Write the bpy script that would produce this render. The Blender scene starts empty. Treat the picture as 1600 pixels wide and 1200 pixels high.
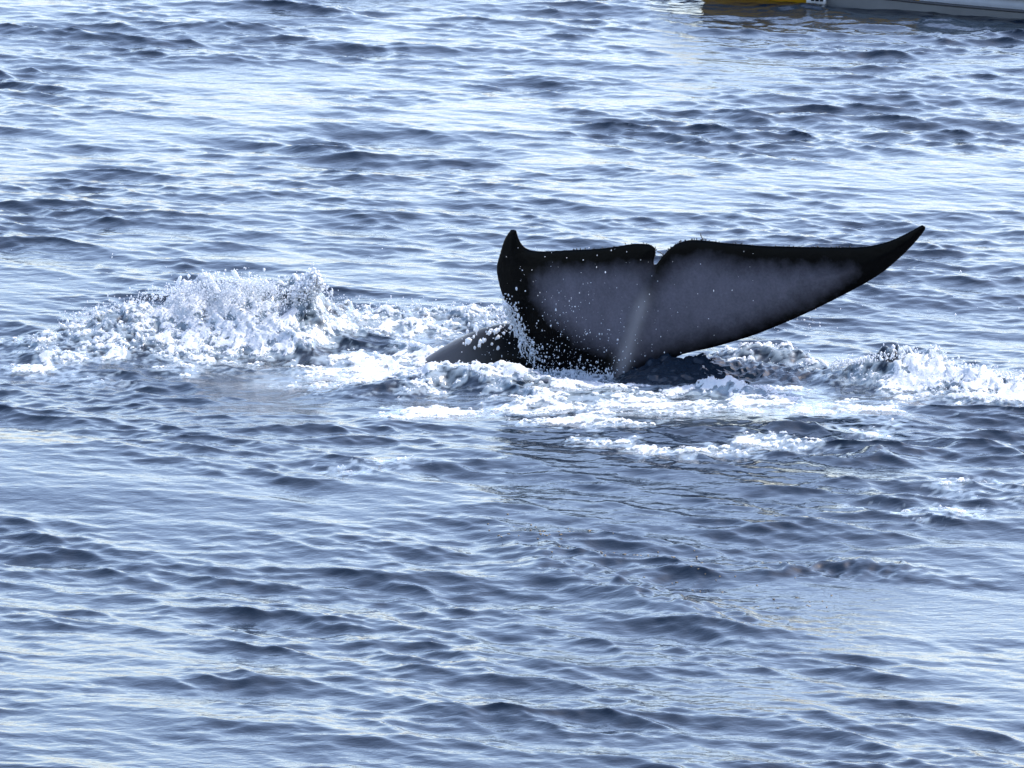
import bpy, bmesh, math, random
import numpy as np
from mathutils import Vector, Matrix, geometry

rng = np.random.default_rng(11)
random.seed(4)
S = bpy.context.scene
COL = S.collection

# ------------------------------------------------------------------ camera
FPX, HC, AX = 12000.0, 12.6, math.radians(10.4)                   # focal length in photo pixels, height, pitch
CY = -HC / math.tan(AX - math.atan(20 / FPX))                   # the tail root stands at y = 0
cam_d = bpy.data.cameras.new('camera')
cam = bpy.data.objects.new('camera', cam_d)
COL.objects.link(cam)
cam.location = (0, CY, HC)
cam.rotation_euler = (math.pi / 2 - AX, 0, 0)
cam_d.sensor_width = 36
cam_d.lens = FPX * 36 / 1600
cam_d.clip_start, cam_d.clip_end = 0.5, 20000
S.camera = cam

# ------------------------------------------------------------------ sky, sun, exposure
SUN_EL, SUN_AZ = math.radians(48), math.radians(60)            # behind the whale, to the right (azimuth from +Y)
W = bpy.data.worlds.new('World')
S.world = W
W.use_nodes = True
nt = W.node_tree
nt.nodes.clear()
sky = nt.nodes.new('ShaderNodeTexSky')
sky.sky_type = 'NISHITA'
sky.sun_disc = False
sky.sun_elevation = SUN_EL
sky.sun_rotation = SUN_AZ
sky.air_density, sky.dust_density, sky.ozone_density = 1.0, 1.5, 1.5
tint = nt.nodes.new('ShaderNodeMix')
tint.data_type = 'RGBA'
tint.blend_type = 'MULTIPLY'
tint.inputs[0].default_value = 1.0
tint.inputs[7].default_value = (1.03, 0.995, 1.03, 1)
bg = nt.nodes.new('ShaderNodeBackground')
bg.inputs[1].default_value = 0.15
wo = nt.nodes.new('ShaderNodeOutputWorld')
nt.links.new(sky.outputs[0], tint.inputs[6])
nt.links.new(tint.outputs[2], bg.inputs[0])
nt.links.new(bg.outputs[0], wo.inputs[0])
sl = bpy.data.lights.new('sun', 'SUN')
sl.energy = 2.0
sl.angle = math.radians(0.53)
sl.color = (1.0, 0.96, 0.9)
so = bpy.data.objects.new('sun', sl)
COL.objects.link(so)
sd = Vector((math.sin(SUN_AZ) * math.cos(SUN_EL), math.cos(SUN_AZ) * math.cos(SUN_EL), math.sin(SUN_EL)))
so.rotation_euler = sd.to_track_quat('Z', 'Y').to_euler()
so.location = (0, 60, 60)
S.view_settings.view_transform = 'Standard'
S.view_settings.look = 'None'
S.view_settings.exposure = 1.6
S.view_settings.gamma = 1
S.view_settings.use_curve_mapping = False

# ------------------------------------------------------------------ helpers
ca, sa = math.cos(AX), math.sin(AX)


def ray(px, py):
    u = (np.asarray(px, float) - 800) / FPX
    v = (600 - np.asarray(py, float)) / FPX
    return u, ca + v * sa, -sa + v * ca


def ground(px, py, z=0.0):
    """World x, y of a photo point on the level z."""
    dx, dy, dz = ray(px, py)
    t = (z - HC) / dz
    return dx * t, CY + dy * t


def at_depth(px, py, Y):
    dx, dy, dz = ray(px, py)
    t = (Y - CY) / dy
    return np.stack([dx * t, np.broadcast_to(Y, np.shape(dx * t)), HC + dz * t], -1)


def project(x, y, z):
    ry, rz = y - CY, z - HC
    f = ry * ca - rz * sa
    u = ry * sa + rz * ca
    return 800 + FPX * x / f, 600 - FPX * u / f


def sm(a, b, x):
    t = np.clip((x - a) / (b - a), 0, 1)
    return t * t * (3 - 2 * t)


def raw_mesh(name, V, F):
    """V (n,3); F (m,k) with k = 3 or 4, or a list of such arrays."""
    Fs = F if isinstance(F, list) else [F]
    me = bpy.data.meshes.new(name)
    V = np.ascontiguousarray(V, np.float32)
    me.vertices.add(len(V))
    me.vertices.foreach_set('co', V.ravel())
    loops = np.concatenate([f.ravel() for f in Fs]).astype(np.int32)
    tot = np.concatenate([np.full(len(f), f.shape[1], np.int32) for f in Fs])
    me.loops.add(len(loops))
    me.loops.foreach_set('vertex_index', loops)
    me.polygons.add(len(tot))
    me.polygons.foreach_set('loop_start', np.concatenate([[0], np.cumsum(tot)[:-1]]).astype(np.int32))
    me.polygons.foreach_set('loop_total', tot)
    me.polygons.foreach_set('use_smooth', np.ones(len(tot), bool))
    me.update(calc_edges=True)
    me.validate()
    return me


def link(name, me, mat=None, parent=None):
    o = bpy.data.objects.new(name, me)
    COL.objects.link(o)
    if mat:
        me.materials.append(mat)
    if parent:
        o.parent = parent
    return o


def tag(o, label=None, cat=None, kind=None, group=None):
    for k, v in (('label', label), ('category', cat), ('kind', kind), ('group', group)):
        if v:
            o[k] = v
    return o


def attr(me, name, val):
    a = me.attributes.new(name, 'FLOAT', 'POINT')
    a.data.foreach_set('value', np.ascontiguousarray(val, np.float32))


def new_mat(name):
    m = bpy.data.materials.new(name)
    m.use_nodes = True
    n = m.node_tree
    return m, n, n.nodes['Principled BSDF']


def N(n, typ, **kw):
    x = n.nodes.new(typ)
    for k, v in kw.items():
        setattr(x, k, v)
    return x


def setin(node, **kw):
    for k, v in kw.items():
        node.inputs[k.replace('_', ' ')].default_value = v


class Patch:
    """A periodic random field made with an inverse FFT: waves (with choppy shift) or noise."""

    def __init__(s, L, n, lo, hi, p, wind=0.0, spread=2.0, seed=0, rot=0.0, aspect=1.0):
        r = np.random.default_rng(seed)
        k1 = np.fft.fftfreq(n, L / n) * 2 * np.pi
        kx, ky = np.meshgrid(k1, k1)
        k = np.hypot(kx * aspect, ky)
        k[0, 0] = 1
        amp = k ** (-p / 2)
        amp *= sm(2 * np.pi / hi * .8, 2 * np.pi / hi * 1.2, k) * (1 - sm(2 * np.pi / lo * .8, 2 * np.pi / lo * 1.2, k))
        if spread > 0:
            c = np.cos(np.arctan2(ky, kx) - wind)
            amp *= np.abs(c) ** spread + .02
        H = amp * (r.normal(size=k.shape) + 1j * r.normal(size=k.shape))
        H[0, 0] = 0
        s.L, s.n, s.rot = L, n, rot
        s.h = np.fft.ifft2(H).real
        self_sl = np.sqrt((np.fft.ifft2(1j * kx * H).real ** 2 + np.fft.ifft2(1j * ky * H).real ** 2).mean())
        s.slope1 = 1 / self_sl
        s.std1 = 1 / s.h.std()
        s.dx = np.fft.ifft2(1j * kx / k * H).real
        s.dy = np.fft.ifft2(1j * ky / k * H).real

    def get(s, x, y, shift=False):
        c, q = math.cos(s.rot), math.sin(s.rot)
        u = (x * c + y * q) / s.L * s.n
        v = (-x * q + y * c) / s.L * s.n
        i, j = np.floor(u).astype(np.int64), np.floor(v).astype(np.int64)
        fu, fv = u - i, v - j
        i0, i1, j0, j1 = i % s.n, (i + 1) % s.n, j % s.n, (j + 1) % s.n
        w = ((1 - fu) * (1 - fv), fu * (1 - fv), (1 - fu) * fv, fu * fv)

        def g(a):
            return a[j0, i0] * w[0] + a[j0, i1] * w[1] + a[j1, i0] * w[2] + a[j1, i1] * w[3]
        if not shift:
            return g(s.h)
        a, b = g(s.dx), g(s.dy)
        return g(s.h), a * c - b * q, a * q + b * c


# ------------------------------------------------------------------ water: height and foam as functions of place
WD = math.radians(-102)
swell = Patch(97, 512, 5, 16, 4.0, WD + .12, 8, 1, .1)
chop = Patch(41, 1024, .35, 2.2, 4.0, WD - .15, 2.6, 2, .0)
chop2 = Patch(23, 1024, .18, .95, 4.0, WD - .85, 2.2, 3, .35)
ripple = Patch(13.3, 1024, .08, .35, 4.0, WD - .35, 1.2, 5, .2)
calm = Patch(61, 1024, 1.2, 11, 2.6, 0, 0, 6, .5)
frothn = Patch(9.7, 1024, .04, 1.1, 2.3, 0, 0, 7, .3, 1.0)
streak = Patch(16.3, 1024, .05, 1.5, 2.5, 0, 0, 8, .12, 1.4)     # long in x
lumps = Patch(8.9, 1024, .04, .3, 2.6, 0, 0, 9, .7)

# crests thrown up by the whale: columns are photo x, photo y of the foot, height (m)
RIDGES = [
    # left breaker
    dict(p=[(-60, 540, 0), (15, 534, .05), (60, 534, .14), (130, 532, .19), (200, 527, .31), (260, 524, .39), (330, 522, .45), (400, 522, .43),
            (440, 522, .42), (472, 520, .44), (492, 519, .42), (515, 512, .26), (560, 504, .2), (640, 500, .15), (720, 499, .12), (790, 498, .1), (860, 498, 0)],
         f=.62, b=.34, froth=1.0, fr=[(0, .5), (130, .68), (220, 1.0), (330, 1.7), (420, 1.5), (465, .85), (520, .7), (640, .72), (800, .85)]),
    # wave in front of the tail stock
    dict(p=[(430, 612, 0), (520, 612, .07), (600, 606, .17), (680, 600, .24), (740, 602, .22), (800, 606, .2), (880, 612, .12), (960, 618, .05), (1040, 620, 0)],
         f=.3, b=.6, froth=.25),
    # behind the right lobe
    dict(p=[(1040, 566, 0), (1100, 566, .1), (1160, 566, .25), (1210, 566, .28), (1250, 568, .22), (1310, 574, .06), (1360, 578, 0)],
         f=.3, b=.3, froth=.6),
    # dark swell under the right lobe
    dict(p=[(950, 594, 0), (1000, 591, .13), (1040, 590, .23), (1100, 589, .22), (1160, 588, .16), (1240, 590, .11), (1320, 594, 0)],
         f=.34, b=.3, froth=0, clear=1),
    # right breaker
    dict(p=[(1260, 600, 0), (1320, 600, .16), (1370, 600, .28), (1415, 601, .36), (1450, 604, .26), (1500, 610, .22), (1560, 614, .17), (1620, 618, .15), (1760, 625, .06), (1900, 630, 0)],
         f=.3, b=.28, froth=1.0, fr=[(1300, .6), (1400, .5), (1450, 1.05), (1500, 1.2), (1700, 1.1)]),
    # small crests in the wash
    dict(p=[(1000, 618, 0), (1080, 616, .05), (1135, 614, .12), (1190, 616, .05), (1280, 620, 0)], f=.14, b=.2, froth=.5),
    dict(p=[(1150, 893, 0), (1200, 892, .045), (1290, 888, .065), (1350, 890, .06), (1410, 895, .04), (1480, 905, .02), (1640, 915, .01), (1700, 918, 0)], f=.11, b=.22, froth=0, ruffle=.08),
    # smooth swell running down to the right
    dict(p=[(740, 868, 0), (860, 890, .07), (1000, 935, .085), (1150, 975, .07), (1300, 995, .03), (1450, 1000, 0)], f=.5, b=1.0, froth=0),
    dict(p=[(1260, 728, 0), (1330, 726, .05), (1370, 726, .06), (1440, 732, 0)], f=.14, b=.2, froth=0, ruffle=.35),
    dict(p=[(1000, 690, 0), (1120, 682, .05), (1250, 684, .05), (1380, 692, 0)], f=.2, b=.3, froth=0),
]


def seg_dist(gx, gy, pts, ys=1.0):
    """Distance of photo-plane points to a polyline, y stretched by ys."""
    best = np.full(gx.shape, 1e9)
    for (x0, y0), (x1, y1) in zip(pts[:-1], pts[1:]):
        ax, ay = gx - x0, (gy - y0) * ys
        bx, by = x1 - x0, (y1 - y0) * ys
        t = np.clip((ax * bx + ay * by) / (bx * bx + by * by + 1e-9), 0, 1)
        best = np.minimum(best, np.hypot(ax - bx * t, ay - by * t))
    return best


# foam areas on the level water: polyline, half width (photo px, vertical), density, streakiness
FOAM = [
    ([(575, 575), (660, 562), (760, 562), (850, 580)], 24, 1.12, .3),
    ([(690, 588), (800, 596), (900, 600)], 19, .85, .5),
    ([(860, 604), (980, 612), (1100, 616), (1215, 619)], 11, .82, .6),
    ([(650, 650), (760, 645), (880, 632), (1010, 622)], 13, .8, .9),
    ([(880, 664), (1040, 646), (1150, 636), (1260, 646), (1400, 652)], 11, .64, 1),
    ([(840, 628), (1000, 635), (1180, 632), (1330, 640)], 14, .66, 1),
    ([(920, 672), (960, 664), (1000, 670)], 8, .8, .9),
    ([(1440, 612), (1520, 616), (1620, 626), (1800, 640)], 14, 1.1, .3),
    ([(940, 702), (1060, 716), (1160, 716), (1185, 698), (1260, 706)], 7, .72, .9),
    ([(1330, 702), (1370, 688), (1355, 680)], 5, .7, .8),
    ([(1350, 792), (1420, 800), (1500, 818)], 7, .12, 1),
    ([(520, 742), (560, 746), (640, 738)], 4, -.1, 1),
    ([(500, 520), (640, 512), (790, 506)], 12, .5, .6),
    ([(520, 548), (600, 556), (660, 560)], 9, .95, .4),
    ([(60, 552), (170, 562), (260, 560), (350, 540)], 12, .42, .8),
    ([(1240, 585), (1300, 598), (1400, 612)], 7, .6, .8),
    ([(1500, 770), (1600, 790)], 8, -.1, 1),
]


def surface(x, y, spacing):
    """x, y -> displaced x, y, z, foam density, mound."""
    n = lambda lam: sm(1.2, 3.0, lam / spacing)
    gx, gy = project(x, y, np.zeros_like(x))
    gy = np.clip(gy, -500, 3000)
    near = (np.abs(x) < 40) & (y > -30) & (y < 60)
    z, ox, oy = swell.get(x, y, True)
    a = .03 * swell.slope1
    f = n(9.0)
    X, Y, Z = a * ox * f, a * oy * f, a * z * f
    # calmer slicks and rougher cat's paws
    c = calm.get(x, y) * calm.std1
    rough = np.clip(.95 + .42 * c, .3, 1.75)
    for pts, w, k in (([(1180, 915), (1400, 935), (1640, 960)], 24, .95), ([(1250, 965), (1650, 985)], 18, .9), ([(330, 585), (450, 592), (560, 580)], 17, .8),
                      ([(1000, 560), (1150, 580), (1260, 590)], 20, .3), ([(1120, 765), (1300, 745), (1500, 752)], 16, .6), ([(-50, 250), (300, 240), (700, 300)], 40, .3), ([(-100, 1200), (250, 1200)], 40, .6)):
        rough *= 1 - k * np.exp(-(seg_dist(gx, gy, pts, 2.2) / (w * 2.2)) ** 2)
    rough *= 1 + .15 * np.exp(-(seg_dist(gx, gy, [(800, 30), (1700, 60)], 3.5) / 200) ** 2)
    for P, sl, lam, ch in ((chop, .082, 1.0, 1.6), (chop2, .092, .5, 1.4), (ripple, .098, .2, .9)):
        h, ox, oy = P.get(x, y, True)
        a = sl * P.slope1 * n(lam) * (rough if lam > .25 else rough ** .8)
        Z += a * h
        X += ch * a * ox
        Y += ch * a * oy
    # crests
    mound = np.zeros_like(x)
    froth = np.zeros_like(x)
    clear = np.zeros_like(x)
    ruffle = np.zeros_like(x)
    wob2 = frothn.get(x, y) * frothn.std1
    wob = frothn.get(x * .35, y * .35) * frothn.std1
    for R in RIDGES:
        p = np.array(R['p'], float)
        px, py = ground(p[:, 0], p[:, 1])
        yl = np.interp(x, px, py) + .07 * wob
        h = np.interp(x, px, p[:, 2])
        d = y - yl
        s = np.where(d < 0, R['f'], R['b'])
        g = h * np.exp(-np.abs(d / s) ** 1.7) * (1 + .16 * wob)
        Z += g
        mound = np.maximum(mound, g)
        froth = np.maximum(froth, R['froth'] * sm(.012, .1, g) * (np.interp(gx, *np.array(R['fr']).T) if 'fr' in R else 1))
        ruffle = np.maximum(ruffle, R.get('ruffle', 0) * sm(.015, .06, g))
        clear = np.maximum(clear, R.get('clear', 0) * sm(.012, .06, g * (1 + .5 * wob2)))
    fn = frothn.get(x, y) * frothn.std1
    st = streak.get(x, y) * streak.std1
    dens = np.full_like(x, -1.0)
    for pts, w, k, q in FOAM:
        d = seg_dist(gx, gy, pts, 4.0) / (w * 4.0)
        e = k * (1 - .6 * d ** 1.2) + .4 * ((1 - q) * fn + q * (.75 * st + .5 * fn))
        dens = np.maximum(dens, np.where(d < 2.2, e, -1))
    dens -= 1.05 * clear
    lm = lumps.get(x, y) * lumps.std1
    m = froth * .6 + .22 * fn + .14 * st + .2 * lm
    dens = np.maximum(dens, np.where(froth > .05, m, -1))
    agit = np.clip(np.maximum(np.maximum(froth, sm(.15, .7, dens) * .25), np.maximum(.8 * clear, ruffle)), 0, 1)
    Z += n(.18) * agit * (.008 * lm + .012 * np.maximum(fn, -1))
    X += n(.18) * agit * .012 * (lumps.get(x + 3.1, y) * lumps.std1)
    dens = np.where(near, dens, -1)
    return x + X, y + Y, Z, dens, mound, froth


# ------------------------------------------------------------------ materials
def water_material():
    m, n, b = new_mat('sea_water')
    setin(b, Roughness=.09, IOR=1.333)
    ae = N(n, 'ShaderNodeAttribute', attribute_name='bubbles')
    bc = N(n, 'ShaderNodeMix', data_type='RGBA')
    bc.inputs[6].default_value = (.005, .011, .020, 1)
    bc.inputs[7].default_value = (.26, .32, .36, 1)
    n.links.new(ae.outputs['Fac'], bc.inputs[0])
    n.links.new(bc.outputs[2], b.inputs['Base Color'])
    tc = N(n, 'ShaderNodeTexCoord')
    mp = N(n, 'ShaderNodeMapping')
    mp.inputs['Scale'].default_value = (1.0, 1.6, 1.0)
    mp.inputs['Rotation'].default_value = (0, 0, .2)
    n1 = N(n, 'ShaderNodeTexNoise')
    setin(n1, Scale=5.0, Detail=3.0, Roughness=.5, Distortion=.4)
    n2 = N(n, 'ShaderNodeTexNoise')
    setin(n2, Scale=17.0, Detail=2.0, Roughness=.5, Distortion=.3)
    mx = N(n, 'ShaderNodeMath', operation='MULTIPLY_ADD')
    mx.inputs[1].default_value = .28
    bp = N(n, 'ShaderNodeBump')
    setin(bp, Strength=.25, Distance=.03)
    n.links.new(tc.outputs['Object'], mp.inputs[0])
    n.links.new(mp.outputs[0], n1.inputs[0])
    n.links.new(mp.outputs[0], n2.inputs[0])
    n.links.new(n2.outputs[0], mx.inputs[0])
    n.links.new(n1.outputs[0], mx.inputs[2])
    n.links.new(mx.outputs[0], bp.inputs['Height'])
    n.links.new(bp.outputs[0], b.inputs['Normal'])
    return m


def foam_material(name='sea_foam', trans=.38, lacy=False):
    m, n, b = new_mat(name)
    tc = N(n, 'ShaderNodeTexCoord')
    nz = N(n, 'ShaderNodeTexNoise')
    setin(nz, Scale=38.0, Detail=3.0, Roughness=.6)
    cr = N(n, 'ShaderNodeValToRGB')
    cr.color_ramp.elements[0].position, cr.color_ramp.elements[1].position = .3, .7
    cr.color_ramp.elements[0].color = (.6, .64, .68, 1)
    cr.color_ramp.elements[1].color = (.82, .82, .82, 1)
    bp = N(n, 'ShaderNodeBump')
    setin(bp, Strength=.5, Distance=.02)
    n.links.new(tc.outputs['Object'], nz.inputs[0])
    n.links.new(nz.outputs[0], cr.inputs[0])
    n.links.new(nz.outputs[0], bp.inputs['Height'])
    n.links.new(cr.outputs[0], b.inputs['Base Color'])
    n.links.new(bp.outputs[0], b.inputs['Normal'])
    setin(b, Roughness=.55)
    t = N(n, 'ShaderNodeBsdfTranslucent')
    t.inputs[0].default_value = (.9, .93, .97, 1)
    mix = N(n, 'ShaderNodeMixShader')
    mix.inputs[0].default_value = trans
    out = n.nodes['Material Output']
    n.links.new(b.outputs[0], mix.inputs[1])
    n.links.new(t.outputs[0], mix.inputs[2])
    if not lacy:
        n.links.new(mix.outputs[0], out.inputs[0])
        return m
    # froth thins out to bubbles and holes at its edges
    at = N(n, 'ShaderNodeAttribute', attribute_name='cover')
    hz = N(n, 'ShaderNodeTexNoise')
    setin(hz, Scale=26.0, Detail=5.0, Roughness=.7)
    n.links.new(tc.outputs['Object'], hz.inputs[0])
    a1 = N(n, 'ShaderNodeMath', operation='MULTIPLY_ADD')
    a1.inputs[1].default_value, a1.inputs[2].default_value = 7.0, -3.5
    n.links.new(hz.outputs[0], a1.inputs[0])
    a2 = N(n, 'ShaderNodeMath', operation='MULTIPLY_ADD')
    a2.inputs[1].default_value = 3.6
    n.links.new(at.outputs['Fac'], a2.inputs[0])
    n.links.new(a1.outputs[0], a2.inputs[2])
    a3 = N(n, 'ShaderNodeMath', operation='ADD', use_clamp=True)
    a3.inputs[1].default_value = -1.0
    n.links.new(a2.outputs[0], a3.inputs[0])
    tr = N(n, 'ShaderNodeBsdfTransparent')
    m2 = N(n, 'ShaderNodeMixShader')
    n.links.new(a3.outputs[0], m2.inputs[0])
    n.links.new(tr.outputs[0], m2.inputs[1])
    n.links.new(mix.outputs[0], m2.inputs[2])
    n.links.new(m2.outputs[0], out.inputs[0])
    return m


M_WATER = water_material()
M_FOAM = foam_material(lacy=True)
M_FROTH = foam_material('froth')
M_SPRAY = foam_material('sea_spray', .4)

# ------------------------------------------------------------------ water sheet (graded grid: fine where the whale is)
y_parts = [np.arange(-21, -4, .040), np.arange(-4, 4.2, .024), np.arange(4.2, 12, .042), np.arange(12, 31, .06)]
ys = np.concatenate(y_parts)
far = [31.0]
st_ = .05
while far[-1] < 9000:
    st_ *= 1.16
    far.append(far[-1] + st_)
back = [-21.0]
st_ = .04
while back[-1] > -400:
    st_ *= 1.2
    back.append(back[-1] - st_)
ys = np.concatenate([np.array(back[:0:-1]), ys, np.array(far)])
NX = 790
s0 = np.linspace(-1, 1, NX)
ex = [1.0]
st_ = 2 / NX
while ex[-1] < 1600:
    st_ *= 1.22
    ex.append(ex[-1] + st_)
ex = np.array(ex[1:])
ss = np.concatenate([-ex[::-1], s0, ex])
yc = np.clip(ys, -21, 31)
halfw = .9 + (yc - CY) * 800 / FPX * 1.16
X0 = ss[None, :] * halfw[:, None]
Y0 = np.broadcast_to(ys[:, None], X0.shape).copy()
gyd = np.gradient(ys)[:, None]
gxd = np.gradient(ss)[None, :] * halfw[:, None]
spacing = np.maximum(gyd, gxd)
nr, nc = X0.shape
x, y, z, dens, mound, froth = surface(X0.ravel(), Y0.ravel(), spacing.ravel())
VW = np.stack([x, y, z], -1)
idx = np.arange(nr * nc).reshape(nr, nc)
QF = np.stack([idx[:-1, :-1], idx[:-1, 1:], idx[1:, 1:], idx[1:, :-1]], -1).reshape(-1, 4)
water = tag(link('sea_water', raw_mesh('sea_water', VW, QF), M_WATER),
            'deep blue rippled sea under a pale sky, dark on the near wave faces', kind='structure')

gx_, gy_ = project(X0.ravel(), Y0.ravel(), 0 * x)
milk = .55 * np.exp(-(seg_dist(gx_, gy_, [(330, 578), (440, 580), (560, 572)], 3.5) / 50) ** 2) * sm(-1.2, 1.2, frothn.get(X0.ravel() * .6, Y0.ravel() * .3) * frothn.std1)
milk += .25 * np.exp(-(seg_dist(gx_, gy_, [(1000, 640), (1150, 645)], 3.5) / 90) ** 2)
attr(water.data, 'bubbles', np.clip(.7 * sm(.0, .5, dens) + milk, 0, .8))

# ------------------------------------------------------------------ foam: a froth skin over the churned water plus bubbles
THR = .5
fd = dens[QF].mean(1)
keep = fd > THR - .16
FQ = QF[keep]
used = np.unique(FQ)
remap = np.full(len(VW), -1)
remap[used] = np.arange(len(used))
FV = VW[used].copy()
edge = sm(THR - .05, THR + .3, dens[used])
cover = sm(THR - .2, THR + .75, dens[used])
FV[:, 2] += .004 + .018 * edge * (1 + .6 * rng.normal(size=len(used)).clip(-1, 1) * .5)


def ico():
    bm = bmesh.new()
    bmesh.ops.create_icosphere(bm, subdivisions=1, radius=1)
    v = np.array([q.co[:] for q in bm.verts])
    f = np.array([[q.index for q in p.verts] for p in bm.faces])
    bm.free()
    return v, f


IV, IF = ico()


def blobs(C, R, sq=None):
    """Many small uneven bubbles or drops at C with radii R -> V, F."""
    n = len(C)
    sc = R[:, None] * (1 + .25 * rng.normal(size=(n, 3)).clip(-1.5, 1.5))
    if sq is not None:
        sc[:, 2] *= sq
    V = C[:, None, :] + IV[None] * sc[:, None, :] * (1 + .12 * rng.normal(size=(n, len(IV), 1)))
    F = IF[None] + (np.arange(n) * len(IV))[:, None, None]
    return V.reshape(-1, 3), F.reshape(-1, 3)


pr = np.where(dens > THR - .1, (.04 * sm(THR - .1, .9, dens) + 1.0 * froth), 0)
pr *= (np.abs(X0.ravel()) < 9)
pr = pr / pr.sum()
pick = rng.choice(len(pr), 5000, p=pr)
NB = 5000
BC = VW[pick] + np.stack([rng.normal(0, .02, NB), rng.normal(0, .02, NB), rng.uniform(.0, .03, NB)], -1)
BR = rng.lognormal(math.log(.0055), .5, NB).clip(.002, .018)
bv, bf = blobs(BC, BR)
foam_me = raw_mesh('foam', np.concatenate([FV, bv]), [remap[FQ], bf + len(FV)])
attr(foam_me, 'cover', np.concatenate([cover, np.full(len(bv), 2.0)]))
foam = tag(link('foam', foam_me, M_FOAM), 'bright white churned foam and froth around the diving whale', kind='stuff')

# ------------------------------------------------------------------ whale
OUT = [(798, 359), (803, 358), (807, 360), (810, 371), (816, 382), (828, 390), (851, 392), (893, 390), (934, 388), (967, 384), (990, 380.5), (1011, 381),
       (1021, 385), (1024.5, 392), (1022.5, 404), (1019.5, 421), (1032, 404), (1043, 391.5), (1056, 381.5), (1073, 375.5), (1094, 374.6), (1124, 378), (1156, 381),
       (1202, 384), (1249, 385), (1295, 385.7), (1337, 385.7), (1364, 383), (1392, 375.5), (1415, 365), (1434, 354.7), (1442, 351.5), (1446.5, 356),
       (1440.7, 366), (1424.5, 384.8), (1406, 403), (1383, 422.7), (1355, 441), (1318, 461), (1272, 484), (1225.6, 505), (1179, 523.5), (1142, 535),
       (1110, 544), (1064, 555), (1035, 575), (1015, 600), (985, 612), (945, 612), (905, 598), (872, 582), (856, 571), (839, 558), (823, 542), (809, 519), (795.5, 486.5), (784, 459),
       (778, 436), (776, 417), (781, 396), (788.6, 373)]


def smooth_closed(P, per=10, sharp=()):
    """Catmull-Rom through closed points; sharp indices keep their corner."""
    P = np.array(P, float)
    n = len(P)
    out = []
    for i in range(n):
        p0, p1, p2, p3 = P[i - 1], P[i], P[(i + 1) % n], P[(i + 2) % n]
        m1, m2 = (p2 - p0) * .5, (p3 - p1) * .5
        if i in sharp:
            m1 = p2 - p1
        if (i + 1) % n in sharp:
            m2 = p2 - p1
        L = np.hypot(*(p2 - p1))
        m1 = m1 * min(1, 1.5 * L / (np.hypot(*m1) + 1e-6))
        m2 = m2 * min(1, 1.5 * L / (np.hypot(*m2) + 1e-6))
        k = max(2, int(L / 2.5))
        for t in np.arange(k) / k:
            out.append((2 * t**3 - 3 * t**2 + 1) * p1 + (t**3 - 2 * t**2 + t) * m1 + (-2 * t**3 + 3 * t**2) * p2 + (t**3 - t**2) * m2)
    return np.array(out)


def keel_x(py):
    return np.interp(py, [340, 415, 470, 520, 570, 620], [1030, 1021, 1006, 990, 975, 962])


def fluke_depth(px, py):
    """Distance of the fluke blade along y: the lobe on the left swings away, the long one comes nearer."""
    s = (px - keel_x(py)) / 175.0                                 # metres from the keel, roughly
    Y = np.where(s > 0, -.30 * s - .02 * s * s, -.36 * s + .16 * s * s)
    return Y - .22 * (580 - py) / 170.0                           # top leans towards the viewer


outl = smooth_closed(OUT, sharp=(15,))
# little nicks along the trailing edge
gx = np.arange(770, 1450, 3.4)
gy = np.arange(345, 615, 3.0)
G = np.stack(np.meshgrid(gx, gy), -1).reshape(-1, 2) + rng.uniform(-.5, .5, (len(gx) * len(gy), 2))


def inside(P, poly):
    r = np.zeros(len(P), bool)
    x, y = P[:, 0], P[:, 1]
    for (x0, y0), (x1, y1) in zip(poly, np.roll(poly, -1, 0)):
        c = ((y0 > y) != (y1 > y))
        r ^= c & (x < (x1 - x0) * (y - y0) / (y1 - y0 + 1e-12) + x0)
    return r


def edge_d(P):
    return seg_dist(P[:, 0], P[:, 1], [tuple(q) for q in np.vstack([outl, outl[:1]])])


G = G[inside(G, outl)]
G = G[edge_d(G) > 2.0]
nO = len(outl)
pts2 = [Vector(p) for p in np.vstack([outl, G])]
edges2 = [(i, (i + 1) % nO) for i in range(nO)]
r2 = geometry.delaunay_2d_cdt(pts2, edges2, [], 1, 1e-4)
P2 = np.array([p[:] for p in r2[0]])
T2 = np.array([f for f in r2[2] if len(f) == 3])
cen = P2[T2].mean(1)
T2 = T2[inside(cen, outl)]
ed = edge_d(P2) / 175.0
bound = ed < 1e-4
kd = np.abs(P2[:, 0] - keel_x(P2[:, 1])) / 175.0
low = sm(410, 600, P2[:, 1])
thick = .013 + .05 * (1 - np.exp(-ed / .16)) + .03 * (1 - np.exp(-ed / .5))
ridge = (.015 + .11 * low ** 1.5) * np.exp(-(kd / (.06 + .10 * low)) ** 2) * sm(0, .12, ed)
ctr = at_depth(P2[:, 0], P2[:, 1], fluke_depth(P2[:, 0], P2[:, 1]))
ey = np.array([0, 1.0, 0])
front = ctr - (thick + ridge)[:, None] * ey
backv = ctr + (thick * 1.0 + ridge * 2.2)[:, None] * ey
nP = len(P2)
# rim: quads between front and back along the boundary
ekeys = {}
for t in T2:
    for a, b in ((t[0], t[1]), (t[1], t[2]), (t[2], t[0])):
        ekeys[(a, b)] = 1
rim = np.array([(b, a, a + nP, b + nP) for (a, b) in ekeys if (b, a) not in ekeys])
T2f = T2
shell_V = np.vstack([front, backv])
shell_F = [T2f[:, ::-1] if False else T2f, T2f[:, ::-1] + nP, rim]

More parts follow.
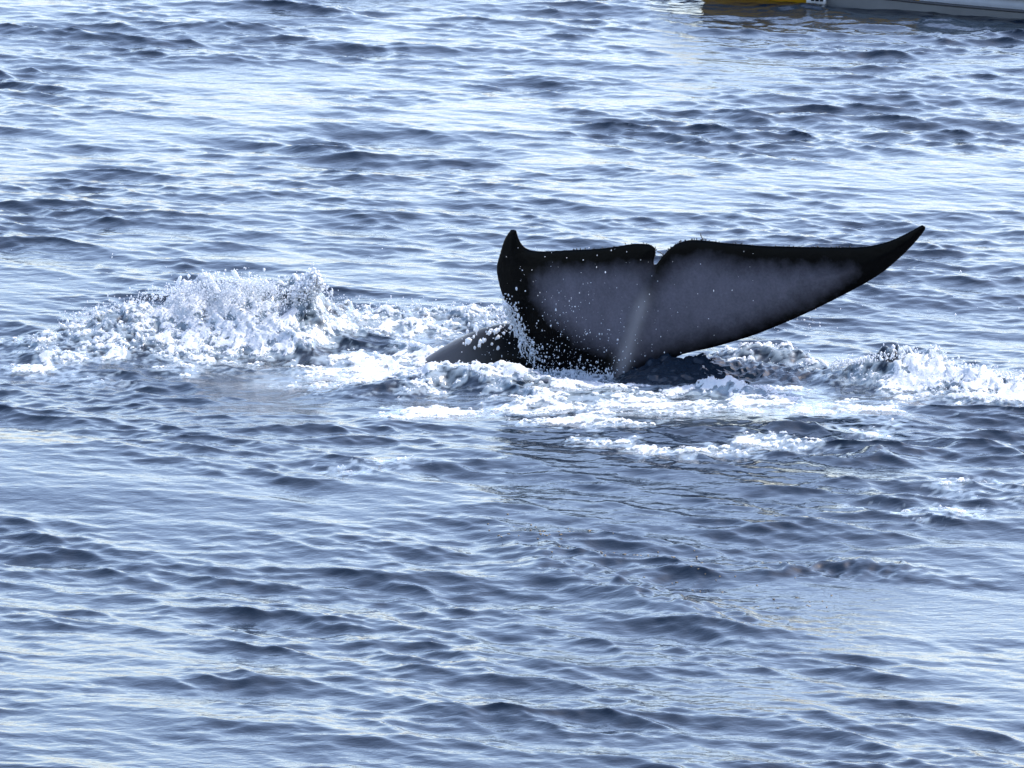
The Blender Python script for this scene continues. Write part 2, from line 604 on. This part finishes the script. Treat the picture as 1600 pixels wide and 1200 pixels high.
# tail stock: rings from inside the fluke root back to the body under water
stock = np.array([  # x, y, z, half width, half height
    (1.02, .02, .55, .06, .05), (1.0, .07, .25, .11, .09), (.94, .16, .0, .17, .2), (.72, .36, -.10, .22, .30), (.35, .60, -.02, .27, .34), (-.05, .82, -.04, .31, .37), (-.5, 1.0, -.29, .34, .38),
    (-1.0, 1.15, -.78, .37, .41), (-1.7, 1.3, -1.0, .42, .46), (-2.4, 1.45, -1.35, .5, .52), (-3.2, 1.6, -1.7, .58, .6), (-4.1, 1.75, -2.1, .64, .66)])
tt = np.linspace(0, len(stock) - 1, 90)
stk = np.stack([np.interp(tt, np.arange(len(stock)), stock[:, k]) for k in range(5)], -1)
for _ in range(14):
    stk[1:-1] = (stk[:-2] + 2 * stk[1:-1] + stk[2:]) / 4
tv, tf = [], []
NS = 40
for i, r in enumerate(stk):
    d = stk[min(i + 1, len(stk) - 1), :3] - stk[max(i - 1, 0), :3]
    d /= np.linalg.norm(d)
    sx = np.cross(d, (0, 0, 1.0))
    sx /= np.linalg.norm(sx) + 1e-9
    up = np.cross(sx, d)
    for k in range(NS):
        th = 2 * math.pi * k / NS
        q = math.cos(th), math.sin(th)
        tv.append(r[:3] + sx * q[0] * r[3] + up * np.sign(q[1]) * abs(q[1]) ** .92 * r[4])
for i in range(len(stk) - 1):
    for k in range(NS):
        tf.append((i * NS + k, i * NS + (k + 1) % NS, (i + 1) * NS + (k + 1) % NS, (i + 1) * NS + k))
tv += [stk[0, :3], stk[-1, :3]]
n0 = len(stk) * NS
tcap = [((k + 1) % NS, k, n0) for k in range(NS)] + [((len(stk) - 1) * NS + k, (len(stk) - 1) * NS + (k + 1) % NS, n0 + 1) for k in range(NS)]
base = len(shell_V)
tmp_me = raw_mesh('whale_raw', np.vstack([shell_V, np.array(tv)]), shell_F + [np.array(tf) + base, np.array(tcap) + base])
bm = bmesh.new()
bm.from_mesh(tmp_me)
bmesh.ops.recalc_face_normals(bm, faces=bm.faces)
bm.to_mesh(tmp_me)
bm.free()
tmp = bpy.data.objects.new('whale_raw', tmp_me)
COL.objects.link(tmp)
rm = tmp.modifiers.new('remesh', 'REMESH')
rm.mode = 'VOXEL'
rm.voxel_size = .0125
rm.use_smooth_shade = True
smo = tmp.modifiers.new('smooth', 'SMOOTH')
smo.factor, smo.iterations = .5, 3
dg = bpy.context.evaluated_depsgraph_get()
wm = bpy.data.meshes.new_from_object(tmp.evaluated_get(dg))
bpy.data.objects.remove(tmp)
wm.name = 'whale'
wv = np.empty(len(wm.vertices) * 3, np.float32)
wm.vertices.foreach_get('co', wv)
wv = wv.reshape(-1, 3).astype(float)
wn = np.empty(len(wm.vertices) * 3, np.float32)
wm.vertices.foreach_get('normal', wn)
wn = wn.reshape(-1, 3)
# skin markings: grey field inside dark borders on the underside of the fluke
PX, PY = project(wv[:, 0], wv[:, 1], wv[:, 2])
side = PX - keel_x(PY)
# grey field of each lobe as a polygon in fluke coordinates
FIELD_R = [(1032, 440), (1060, 412), (1100, 402), (1150, 414), (1220, 420), (1290, 420), (1332, 424), (1295, 448), (1240, 478), (1180, 503), (1120, 522), (1060, 538), (1000, 560), (975, 560), (1000, 490)]
FIELD_L = [(838, 432), (880, 420), (930, 422), (985, 416), (1012, 422), (1012, 445), (1000, 480), (975, 560), (940, 545), (900, 526), (862, 497), (838, 465)]


def field(poly, soft):
    poly = np.array(poly, float)
    Q = np.stack([PX, PY], -1)
    d = seg_dist(PX, PY, [tuple(q) for q in np.vstack([poly, poly[:1]])])
    return sm(-soft, soft, np.where(inside(Q, poly), d, -d))


isfront = wn[:, 1] < .1
grey = np.maximum(field(FIELD_R, 38), field(FIELD_L, 34))
streakv = np.exp(-((side + 1) / 12.0) ** 2) * sm(440, 480, PY)
stockmask = (1 - sm(690, 800, PX)) * (wv[:, 1] > .36) * (wv[:, 2] < .5)    # lit grey of the back painted into the skin, fading towards the fluke
grey = np.where(isfront, grey, .25)
attr(wm, 'grey_skin', grey)
attr(wm, 'keel_streak', np.where(isfront & (stockmask < .5), streakv, 0))
attr(wm, 'stock', stockmask)


def whale_material():
    m, n, b = new_mat('whale_skin')
    a = N(n, 'ShaderNodeAttribute', attribute_name='grey_skin')
    k = N(n, 'ShaderNodeAttribute', attribute_name='keel_streak')
    s = N(n, 'ShaderNodeAttribute', attribute_name='stock')
    tc = N(n, 'ShaderNodeTexCoord')
    nz = N(n, 'ShaderNodeTexNoise')
    setin(nz, Scale=6.0, Detail=6.0, Roughness=.62)
    fine = N(n, 'ShaderNodeTexNoise')
    setin(fine, Scale=45.0, Detail=4.0, Roughness=.6)
    L = n.links.new
    L(tc.outputs['Object'], nz.inputs[0])
    L(tc.outputs['Object'], fine.inputs[0])
    # uneven border of the grey field
    j = N(n, 'ShaderNodeMath', operation='MULTIPLY_ADD')
    j.inputs[1].default_value, j.inputs[2].default_value = .6, -.3
    L(nz.outputs[0], j.inputs[0])
    ad = N(n, 'ShaderNodeMath', operation='ADD')
    L(a.outputs['Fac'], ad.inputs[0])
    L(j.outputs[0], ad.inputs[1])
    rp = N(n, 'ShaderNodeValToRGB')
    rp.color_ramp.elements[0].position, rp.color_ramp.elements[1].position = .2, .95
    rp.color_ramp.elements[0].color = (.0015, .0015, .0016, 1)
    rp.color_ramp.elements[1].color = (.098, .094, .116, 1)
    L(ad.outputs[0], rp.inputs[0])
    mul = N(n, 'ShaderNodeMix', data_type='RGBA', blend_type='MULTIPLY')
    mul.inputs[0].default_value = 1
    fr = N(n, 'ShaderNodeValToRGB')
    fr.color_ramp.elements[0].position, fr.color_ramp.elements[1].position = .3, .7
    fr.color_ramp.elements[0].color = (.84, .84, .84, 1)
    fr.color_ramp.elements[1].color = (1.1, 1.1, 1.1, 1)
    L(fine.outputs[0], fr.inputs[0])
    # blotches and long pale scars over the grey
    st = N(n, 'ShaderNodeMapping')
    st.inputs['Scale'].default_value = (4.0, 2.0, 2.0)
    st.inputs['Rotation'].default_value = (0, .35, 0)
    L(tc.outputs['Object'], st.inputs[0])
    sn = N(n, 'ShaderNodeTexNoise')
    setin(sn, Scale=1.3, Detail=7.0, Roughness=.68, Distortion=.3)
    L(st.outputs[0], sn.inputs[0])
    sr = N(n, 'ShaderNodeValToRGB')
    sr.color_ramp.elements[0].position, sr.color_ramp.elements[1].position = .32, .72
    sr.color_ramp.elements[0].color = (.82, .82, .82, 1)
    sr.color_ramp.elements[1].color = (1.14, 1.14, 1.14, 1)
    L(sn.outputs[0], sr.inputs[0])
    m3 = N(n, 'ShaderNodeMix', data_type='RGBA', blend_type='MULTIPLY')
    m3.inputs[0].default_value = 1
    L(rp.outputs[0], m3.inputs[6])
    L(sr.outputs[0], m3.inputs[7])
    L(m3.outputs[2], mul.inputs[6])
    L(fr.outputs[0], mul.inputs[7])
    mk = N(n, 'ShaderNodeMix', data_type='RGBA')
    mk.inputs[7].default_value = (.2, .19, .2, 1)
    kk = N(n, 'ShaderNodeMath', operation='MULTIPLY')
    kk.inputs[1].default_value = .75
    L(k.outputs['Fac'], kk.inputs[0])
    L(kk.outputs[0], mk.inputs[0])
    L(mul.outputs[2], mk.inputs[6])
    ms = N(n, 'ShaderNodeMix', data_type='RGBA')
    ms.inputs[7].default_value = (.075, .073, .076, 1)
    L(s.outputs['Fac'], ms.inputs[0])
    L(mk.outputs[2], ms.inputs[6])
    L(ms.outputs[2], b.inputs['Base Color'])
    bp = N(n, 'ShaderNodeBump')
    setin(bp, Strength=.45, Distance=.02)
    L(nz.outputs[0], bp.inputs['Height'])
    L(bp.outputs[0], b.inputs['Normal'])
    setin(b, Roughness=.3)
    b.inputs['Specular IOR Level'].default_value = .05
    return m


M_WHALE = whale_material()
wm.materials.clear()
whale = tag(link('whale', wm, M_WHALE), 'dark whale diving, its notched black and grey tail fluke raised above the sea', 'whale')

# ------------------------------------------------------------------ barnacles along the trailing edge (parts of the whale)
m_b, n_b, b_b = new_mat('barnacle_shell')
setin(b_b, Base_Color=(.012, .011, .011, 1), Roughness=.6)
nzb = N(n_b, 'ShaderNodeTexNoise')
setin(nzb, Scale=60.0)
crb = N(n_b, 'ShaderNodeValToRGB')
crb.color_ramp.elements[0].color = (.004, .004, .004, 1)
crb.color_ramp.elements[1].color = (.03, .027, .025, 1)
n_b.links.new(nzb.outputs[0], crb.inputs[0])
n_b.links.new(crb.outputs[0], b_b.inputs['Base Color'])


def stalk_mesh(name, length, bend, r):
    """A soft stalked barnacle: bent stalk, swollen head."""
    V, F, ns = [], [], 5
    prof = [(0, 1.0), (.35, .65), (.62, .8), (.82, 1.15), (1.0, .35)]
    for i, (t, w) in enumerate(prof):
        cx = bend * t * t * length
        for k in range(ns):
            a = 2 * math.pi * k / ns
            V.append((cx + r * w * math.cos(a), r * w * math.sin(a), t * length))
    for i in range(len(prof) - 1):
        for k in range(ns):
            F.append((i * ns + k, i * ns + (k + 1) % ns, (i + 1) * ns + (k + 1) % ns, (i + 1) * ns + k))
    me = raw_mesh(name, np.array(V), np.array(F))
    me.materials.append(m_b)
    return me


stalks = [stalk_mesh('barnacle', .026, .3, .008), stalk_mesh('barnacle', .03, -.7, .008), stalk_mesh('barnacle', .018, .1, .011), stalk_mesh('barnacle', .05, .8, .008)]
TRAIL = [(893, 390), (1011, 380.5), (1026, 395), (1040, 392), (1094, 374.6), (1156, 381), (1249, 385), (1330, 385.7)]
edge_pts = outl[(outl[:, 1] < 405) & (outl[:, 0] > 880) & (outl[:, 0] < 1340)]
w8 = np.exp(-((edge_pts[:, 0] - 1000) / 60) ** 2) + np.exp(-((edge_pts[:, 0] - 1085) / 60) ** 2) + .25
for i in rng.choice(len(edge_pts), 84, p=w8 / w8.sum()):
    p = edge_pts[i] + rng.normal(0, .6, 2)
    q = at_depth(p[0], p[1] + .6, float(fluke_depth(p[0], p[1])) + rng.uniform(-.012, .012))
    me = stalks[int(rng.choice(4, p=[.42, .12, .46, 0]))]
    o = bpy.data.objects.new('barnacle', me)
    COL.objects.link(o)
    o.parent = whale
    o.location = q
    o.rotation_euler = (rng.normal(0, .35), rng.normal(0, .45), rng.uniform(0, 6.3))
    s = rng.uniform(.4, .8)
    o.scale = (s, s, s)
for px_, py_, rx in ((1027, 393, 1.45), (1099, 374, -1.1)):
    o = bpy.data.objects.new('barnacle', stalks[3])
    COL.objects.link(o)
    o.parent = whale
    o.location = at_depth(px_, py_, float(fluke_depth(px_, py_)))
    o.rotation_euler = (0, rx, 0)

# ------------------------------------------------------------------ spray: drops in the air, ragged strands and jets
drops, rad = [], []


def cloud(n, fn, r0, sig=.4, lo=.0025, hi=.02):
    for _ in range(n):
        q = fn()
        if q is None:
            continue
        drops.append(q)
        rad.append(min(hi, max(lo, r0 * math.exp(rng.normal(0, sig)))))


def px_cloud(cx, cy, sx, sy, Y0, sY):
    def f():
        p = rng.normal(0, 1, 3)
        return at_depth(cx + sx * p[0], cy + sy * p[1], Y0 + sY * p[2])
    return f


# before the fluke, thickest low on the left lobe
def before_fluke():
    a = rng.random()
    if a < .6:
        px_, py_ = rng.normal(858, 42), 575 - abs(rng.normal(0, 62))
    elif a < .85:
        px_, py_ = rng.normal(930, 70), 580 - abs(rng.normal(0, 55))
    else:
        px_, py_ = rng.uniform(790, 1180), rng.uniform(385, 560)
    return at_depth(px_, py_, float(fluke_depth(px_, py_)) - rng.uniform(.12, .5))


cloud(480, before_fluke, .0030, .5, .0014, .010)
# streaming off the leading edge on the left
cloud(420, lambda: (lambda t: at_depth(np.interp(t, [0, 1], [785, 850]) + rng.normal(0, 6), np.interp(t, [0, .5, 1], [468, 520, 572]) + rng.normal(0, 8), .35 + rng.normal(0, .12)))(rng.random()), .006, .4)
# low curtain where the blade leaves the water
cloud(700, lambda: (lambda px_: at_depth(px_, 598 - abs(rng.normal(0, 15)), -.12 + rng.normal(0, .1)))(rng.uniform(835, 1010)), .0045, .4)
# over the tail stock
cloud(80, px_cloud(782, 522, 30, 12, .62, .05), .0075, .5)
cloud(26, px_cloud(772, 520, 26, 12, .6, .05), .02, .3, .01, .035)
# over the left breaker
def over_left():
    px_ = rng.uniform(90, 520)
    top = np.interp(px_, [90, 200, 330, 400, 440, 492, 520], [505, 472, 434, 438, 452, 432, 462])
    q = ground(px_, 522)
    return at_depth(px_, top + 8 - abs(rng.normal(0, 11)), float(q[1]) + rng.normal(0, .15))


cloud(800, over_left, .0060, .5, .003, .018)


def mist_left():
    px_ = rng.normal(365, 75)
    top = np.interp(px_, [90, 200, 330, 400, 440, 492, 520], [505, 472, 440, 444, 456, 440, 466])
    q = ground(px_, 522)
    return at_depth(px_, top - 6 + abs(rng.normal(0, 26)), float(q[1]) - .25 + rng.normal(0, .14))


cloud(5000, mist_left, .0034, .4, .0018, .009)
# over the right breaker, spiky
def over_right():
    px_ = rng.uniform(1300, 1640)
    top = np.interp(px_, [1300, 1350, 1412, 1450, 1500, 1640], [566, 560, 549, 560, 572, 590])
    q = ground(px_, 601)
    return at_depth(px_, top + 8 - abs(rng.normal(0, 8)), float(q[1]) + rng.normal(0, .12))


cloud(900, over_right, .006, .45, .003, .018)
cloud(60, px_cloud(1250, 498, 28, 14, -.3, .1), .004, .4)
cloud(220, px_cloud(650, 482, 90, 8, 1.9, .2), .006, .4)
cloud(120, lambda: (lambda px_: at_depth(px_, 470 + rng.normal(0, 50), rng.uniform(-.5, 3)))(rng.uniform(0, 1600)), .004, .3)
DV, DF = blobs(np.array(drops), np.array(rad), rng.uniform(.8, 1.8, len(rad)))


def tube(pts, rs, ns=5):
    pts = np.array(pts, float)
    V, F = [], []
    for i, p in enumerate(pts):
        d = pts[min(i + 1, len(pts) - 1)] - pts[max(i - 1, 0)]
        d /= np.linalg.norm(d) + 1e-9
        a = np.cross(d, (0.2, 1, .1))
        a /= np.linalg.norm(a) + 1e-9
        b = np.cross(d, a)
        for k in range(ns):
            t = 2 * math.pi * k / ns
            V.append(p + rs[i] * (a * math.cos(t) + b * math.sin(t)))
    for i in range(len(pts) - 1):
        for k in range(ns):
            F.append((i * ns + k, i * ns + (k + 1) % ns, (i + 1) * ns + (k + 1) % ns, (i + 1) * ns + k))
    return np.array(V), np.array(F)


AV, AQ, off = [], [], 0


def add_tube(pts, rs):
    global off
    v, f = tube(pts, rs)
    AV.append(v)
    AQ.append(f + off)
    off += len(v)


def strand(px0, py0, px1, py1, Y, r, wob, k=9):
    t = np.linspace(0, 1, k)
    w = np.cumsum(rng.normal(0, wob, (k, 2)), 0)
    w -= w[0] + (w[-1] - w[0]) * t[:, None]
    P = at_depth(px0 + (px1 - px0) * t + w[:, 0], py0 + (py1 - py0) * t + w[:, 1], Y + .04 * t)
    R = r * (.5 + .9 * np.abs(rng.normal(.5, .35, k)))
    R[0] *= .3
    R[-1] *= .3
    add_tube(P, R)


for _ in range(46):                                              # water strings off the leading edge
    t = rng.random()
    x0 = np.interp(t, [0, 1], [786, 838])
    y0 = np.interp(t, [0, .5, 1], [470, 515, 558])
    L = rng.uniform(8, 34)
    strand(x0 + rng.normal(0, 3), y0, x0 + rng.normal(2, 6), y0 + L, .33 + rng.normal(0, .03), rng.uniform(.003, .008), 2.2)
for _ in range(70):                                              # little jets where the blade leaves the water
    x0 = rng.uniform(850, 1030)
    h = rng.uniform(4, 20) * (1 - .5 * (x0 > 960))
    strand(x0, 600, x0 + rng.normal(0, 4), 598 - h, -.15 + rng.normal(0, .06), rng.uniform(.003, .008), .8, 6)
for _ in range(150):                                             # spikes of the right breaker
    x0 = rng.uniform(1310, 1475)
    top = np.interp(x0, [1310, 1350, 1412, 1450, 1480], [568, 562, 552, 562, 572])
    a = rng.normal(.25, .4)
    h = rng.uniform(4, 15)
    strand(x0, top + 6, x0 + h * math.sin(a), top + 6 - h, float(ground(x0, 601)[1]) + rng.normal(0, .1), rng.uniform(.004, .009), .9, 6)


def jet(path, rs, Y):
    add_tube(at_depth(np.array([p[0] for p in path], float), np.array([p[1] for p in path], float), Y), rs)


YL = float(ground(380, 522)[1])
jet([(376, 442), (373, 436), (369, 430), (365, 425), (363, 423)], [.014, .016, .022, .026, .008], YL)
jet([(391, 445), (395, 440), (399, 437), (401, 436)], [.012, .016, .024, .01], YL)
jet([(406, 441), (406.5, 438), (407, 435)], [.006, .017, .006], YL)
jet([(276, 447), (279, 440), (282, 433), (283, 431)], [.016, .02, .016, .004], YL)
jet([(312, 432), (316, 430), (322, 431)], [.008, .016, .008], YL)
jet([(326, 434), (327, 429), (326, 426)], [.016, .014, .005], YL)
SV = np.vstack([DV] + AV)
SF = [DF] + [q + len(DV) for q in AQ]
SF = [DF, np.vstack(SF[1:])]
spray = tag(link('spray', raw_mesh('spray', SV, SF), M_SPRAY), 'white water drops and strings thrown up round the tail and the breakers', kind='stuff')

# plume at the right end of the left breaker: a clump of froth leaning right
pc, prd = [], []
for _ in range(2600):
    t = rng.random() ** .8
    cx = np.interp(t, [0, .35, .7, 1], [462, 474, 486, 492])
    cy = np.interp(t, [0, .35, .7, 1], [468, 455, 440, 431])
    w = np.interp(t, [0, .5, .85, 1], [16, 11, 9, 5])
    pc.append(at_depth(cx + rng.normal(0, w * .55), cy + rng.normal(0, 4), float(ground(480, 521)[1]) + rng.normal(0, .07)))
    prd.append(rng.uniform(.006, .022))
for _ in range(500):
    t = rng.random()
    pc.append(at_depth(np.interp(t, [0, 1], [482, 504]) + rng.normal(0, 3), np.interp(t, [0, .5, 1], [470, 452, 443]) + rng.normal(0, 4), float(ground(480, 521)[1]) + rng.normal(0, .06)))
    prd.append(rng.uniform(.006, .018))
pv, pf = blobs(np.array(pc), np.array(prd))
tag(link('splash_plume', raw_mesh('splash_plume', pv, pf), M_FROTH),
    'pointed plume of white froth leaning right at the end of the breaker', 'splash')

# ------------------------------------------------------------------ seaweed scraps drifting on the slick
m_k, n_k, b_k = new_mat('seaweed')
setin(b_k, Base_Color=(.30, .21, .11, 1), Roughness=.5)
KV, KF, ko = [], [], 0
for (cx, cy, sx, sy, n) in ((845, 838, 55, 7, 34), (960, 868, 60, 4, 18), (1110, 905, 70, 10, 16), (1240, 940, 50, 8, 10)):
    for _ in range(n):
        gx_, gy_ = ground(cx + rng.normal(0, sx), cy + rng.normal(0, sy))
        xx, yy, zz, *_r = surface(np.array([gx_]), np.array([gy_]), np.array([.03]))
        L, wd, an = rng.uniform(.006, .02), rng.uniform(.002, .004), rng.normal(0, .6)
        c, s = math.cos(an), math.sin(an)
        q = np.array([(-L, 0, .004), (0, -wd, .004), (L, 0, .002), (0, wd, .004), (0, 0, -.01)])
        q = np.stack([q[:, 0] * c - q[:, 1] * s, q[:, 0] * s + q[:, 1] * c, q[:, 2]], -1) + np.array([xx[0], yy[0], zz[0] + .001])
        KV.append(q)
        KF += [(ko, ko + 1, ko + 3), (ko + 1, ko + 2, ko + 3), (ko + 1, ko, ko + 4), (ko + 2, ko + 1, ko + 4), (ko + 3, ko + 2, ko + 4), (ko, ko + 3, ko + 4)]
        ko += 5
tag(link('seaweed_scraps', raw_mesh('seaweed_scraps', np.vstack(KV), np.array(KF)), m_k), 'small brown scraps of seaweed drifting on the slick', kind='stuff')


# ------------------------------------------------------------------ boat at the top right
def paint(name, col, rough=.35):
    m, n, b = new_mat(name)
    tc = N(n, 'ShaderNodeTexCoord')
    nz = N(n, 'ShaderNodeTexNoise')
    setin(nz, Scale=3.0, Detail=6.0, Roughness=.6)
    cr = N(n, 'ShaderNodeValToRGB')
    cr.color_ramp.elements[0].position, cr.color_ramp.elements[1].position = .3, .7
    cr.color_ramp.elements[0].color = (*[c * .82 for c in col], 1)
    cr.color_ramp.elements[1].color = (*col, 1)
    n.links.new(tc.outputs['Object'], nz.inputs[0])
    n.links.new(nz.outputs[0], cr.inputs[0])
    n.links.new(cr.outputs[0], b.inputs['Base Color'])
    setin(b, Roughness=rough)
    return m


M_YEL = paint('yellow_hull_paint', (.85, .45, .015))
M_GREY = paint('grey_hull_paint', (.5, .52, .56))
M_DARK = paint('dark_rubber', (.05, .05, .055), .6)
M_PLATE = paint('white_plate', (.75, .75, .75))
M_INK = paint('black_ink', (.01, .01, .012), .6)

gA, gB = ground(1180, 6), ground(1600, 28)
A3, B3 = Vector((float(gA[0]), float(gA[1]), 0)), Vector((float(gB[0]), float(gB[1]), 0))
axis = (B3 - A3).normalized()                                    # from the bow end on the left towards the stern
boat = bpy.data.objects.new('motor_boat', None)
COL.objects.link(boat)
ang = math.atan2(axis.y, axis.x)
boat.rotation_euler = (0, 0, ang)
BOW = .9                                                        # metres of hull beyond the frame's left end
BL = 9.0                                                         # hull length; bow at local x = 0
boat.location = A3 + axis * -BOW + Vector((-axis.y, axis.x, 0)) * 1.15 + Vector((0, 0, -.08))
tag(boat, 'yellow and grey boat hull at the top right edge of the photo', 'boat')


def half_beam(u):
    return 1.15 * (1 - (1 - min(1, u / .2)) ** 2.2) if u < .2 else 1.15 - .05 * (u - .2)


# stations: keel, bilge, chine, knuckle, sheer and back on the other side
NSX = 70
rings = []
for i in range(NSX):
    u = i / (NSX - 1)
    hb = max(.02, half_beam(u))
    xk = u * BL
    r = (1 - u) ** 3
    half = [(xk - .2 * r, hb * .9, -.18 + .3 * r), (xk - .25 * r, hb * .985, .11 + .35 * r), (xk - .4 * r, hb * 1.0, .2 + .33 * r), (xk - .9 * r, hb * 1.02, .29 + .4 * r)]
    rings.append([(xk, 0, -.42 + .4 * r)] + [(a, -b, c) for a, b, c in half] + [(a, b, c) for a, b, c in half[::-1]])
R_ = np.array(rings)


def strip(name, cols, mat, u0=0, u1=NSX - 1, parent=boat, label=None):
    """Hull plating between the ring columns listed, closed with a 3 cm inner skin."""
    V, F = [], []
    m = len(cols)
    n = u1 - u0 + 1
    mid = np.array([BL / 2, 0, .5])
    for lay in (0, 1):
        for i in range(u0, u1 + 1):
            for c in cols:
                p = R_[i, c].copy()
                if lay:
                    d = np.array([0, -np.sign(p[1]) if abs(p[1]) > .01 else 0, .6 if c == 0 else 0])
                    p = p + d * .03
                V.append(p)
    q = n * m
    for i in range(n - 1):
        for k in range(m - 1):
            a = i * m + k
            F.append((a, a + 1, a + m + 1, a + m))
            F.append((q + a, q + a + m, q + a + m + 1, q + a + 1))
    for i in range(n - 1):
        for k in (0, m - 1):
            a = i * m + k
            F.append((a, a + m, q + a + m, q + a))
    for i in (0, n - 1):
        for k in range(m - 1):
            a = i * m + k
            F.append((a, a + 1, q + a + 1, q + a))
    o = link(name, raw_mesh(name, np.array(V), np.array(F)), mat, parent)
    if label:
        o['label'] = label
    return o


uy = int((float(np.hypot(*(np.array(ground(1452, 20)) - np.array(gA)))) + BOW) / BL * (NSX - 1))
ub = int((float(np.hypot(*(np.array(ground(1292, 12)) - np.array(gA)))) + BOW) / BL * (NSX - 1))
strip('bottom_plating', [8, 0, 1, 2], M_YEL, 0, ub, label='yellow bottom plating at the bow')
strip('bottom_plating', [7, 8, 0, 1, 2], M_GREY, ub, NSX - 1, label='grey bottom plating')
strip('side_plating', [2, 3, 4], M_YEL, 0, uy, label='yellow side plating')
strip('side_plating', [2, 3, 4], M_GREY, uy, NSX - 1, label='grey side plating')
strip('side_plating', [5, 6, 7], M_YEL, 0, uy)
strip('side_plating', [5, 6, 7], M_GREY, uy, NSX - 1)


def rail(name, col, r, mat, dz=0.0):
    v, f = tube(R_[:, col] + np.array([0, -.012 if R_[5, col, 1] < 0 else .012, dz]), [r] * NSX, 8)
    return link(name, raw_mesh(name, v, f), mat, boat)


rail('chine_strake', 2, .02, M_DARK)
rail('chine_strake', 7, .02, M_DARK)
rail('gunwale', 4, .045, M_GREY)
rail('gunwale', 5, .045, M_GREY)


def block(name, u0, u1, z0, z1, y0, y1, mat, parent):
    V = np.array([(a, b, c) for a in (u0, u1) for b in (y0, y1) for c in (z0, z1)])
    return link(name, raw_mesh(name, V, np.array([(0, 1, 3, 2), (4, 6, 7, 5), (0, 4, 5, 1), (2, 3, 7, 6), (0, 2, 6, 4), (1, 5, 7, 3)])), mat, parent)


def along(px, py):
    return float(np.hypot(*(np.array(ground(px, py)) - np.array(gA)))) + BOW


p0, p1 = along(1265, 9), along(1293, 11)
hbp = half_beam((p0 + p1) / 2 / BL)
plate = block('number_plate', p0, p1, .125, .27, -hbp * 1.02 - .03, -hbp * .97, M_PLATE, boat)
for q in (.34, .58, .82):
    xq = p0 + (p1 - p0) * q
    block('painted_mark', xq - .022, xq + .022, .16, .25, -hbp * 1.02 - .036, -hbp * 1.0, M_INK, plate)
# deck and transom
dv = np.vstack([R_[:, 4] + (0, .03, -.12), R_[:, 5] + (0, -.03, -.12), R_[:, 4] + (0, .03, -.16), R_[:, 5] + (0, -.03, -.16)])
df = []
for i in range(NSX - 1):
    df += [(i, i + 1, NSX + i + 1, NSX + i), (2 * NSX + i, 3 * NSX + i, 3 * NSX + i + 1, 2 * NSX + i + 1)]
link('deck', raw_mesh('deck', dv, np.array(df)), M_GREY, boat)
t_ = R_[-1]
tr = np.vstack([t_, t_ + (.05, 0, 0)])
NR = len(t_)
link('transom', raw_mesh('transom', tr, [np.array([range(NR), range(2 * NR - 1, NR - 1, -1)]), np.array([(k, (k + 1) % NR, NR + (k + 1) % NR, NR + k) for k in range(NR)])]), M_GREY, boat)
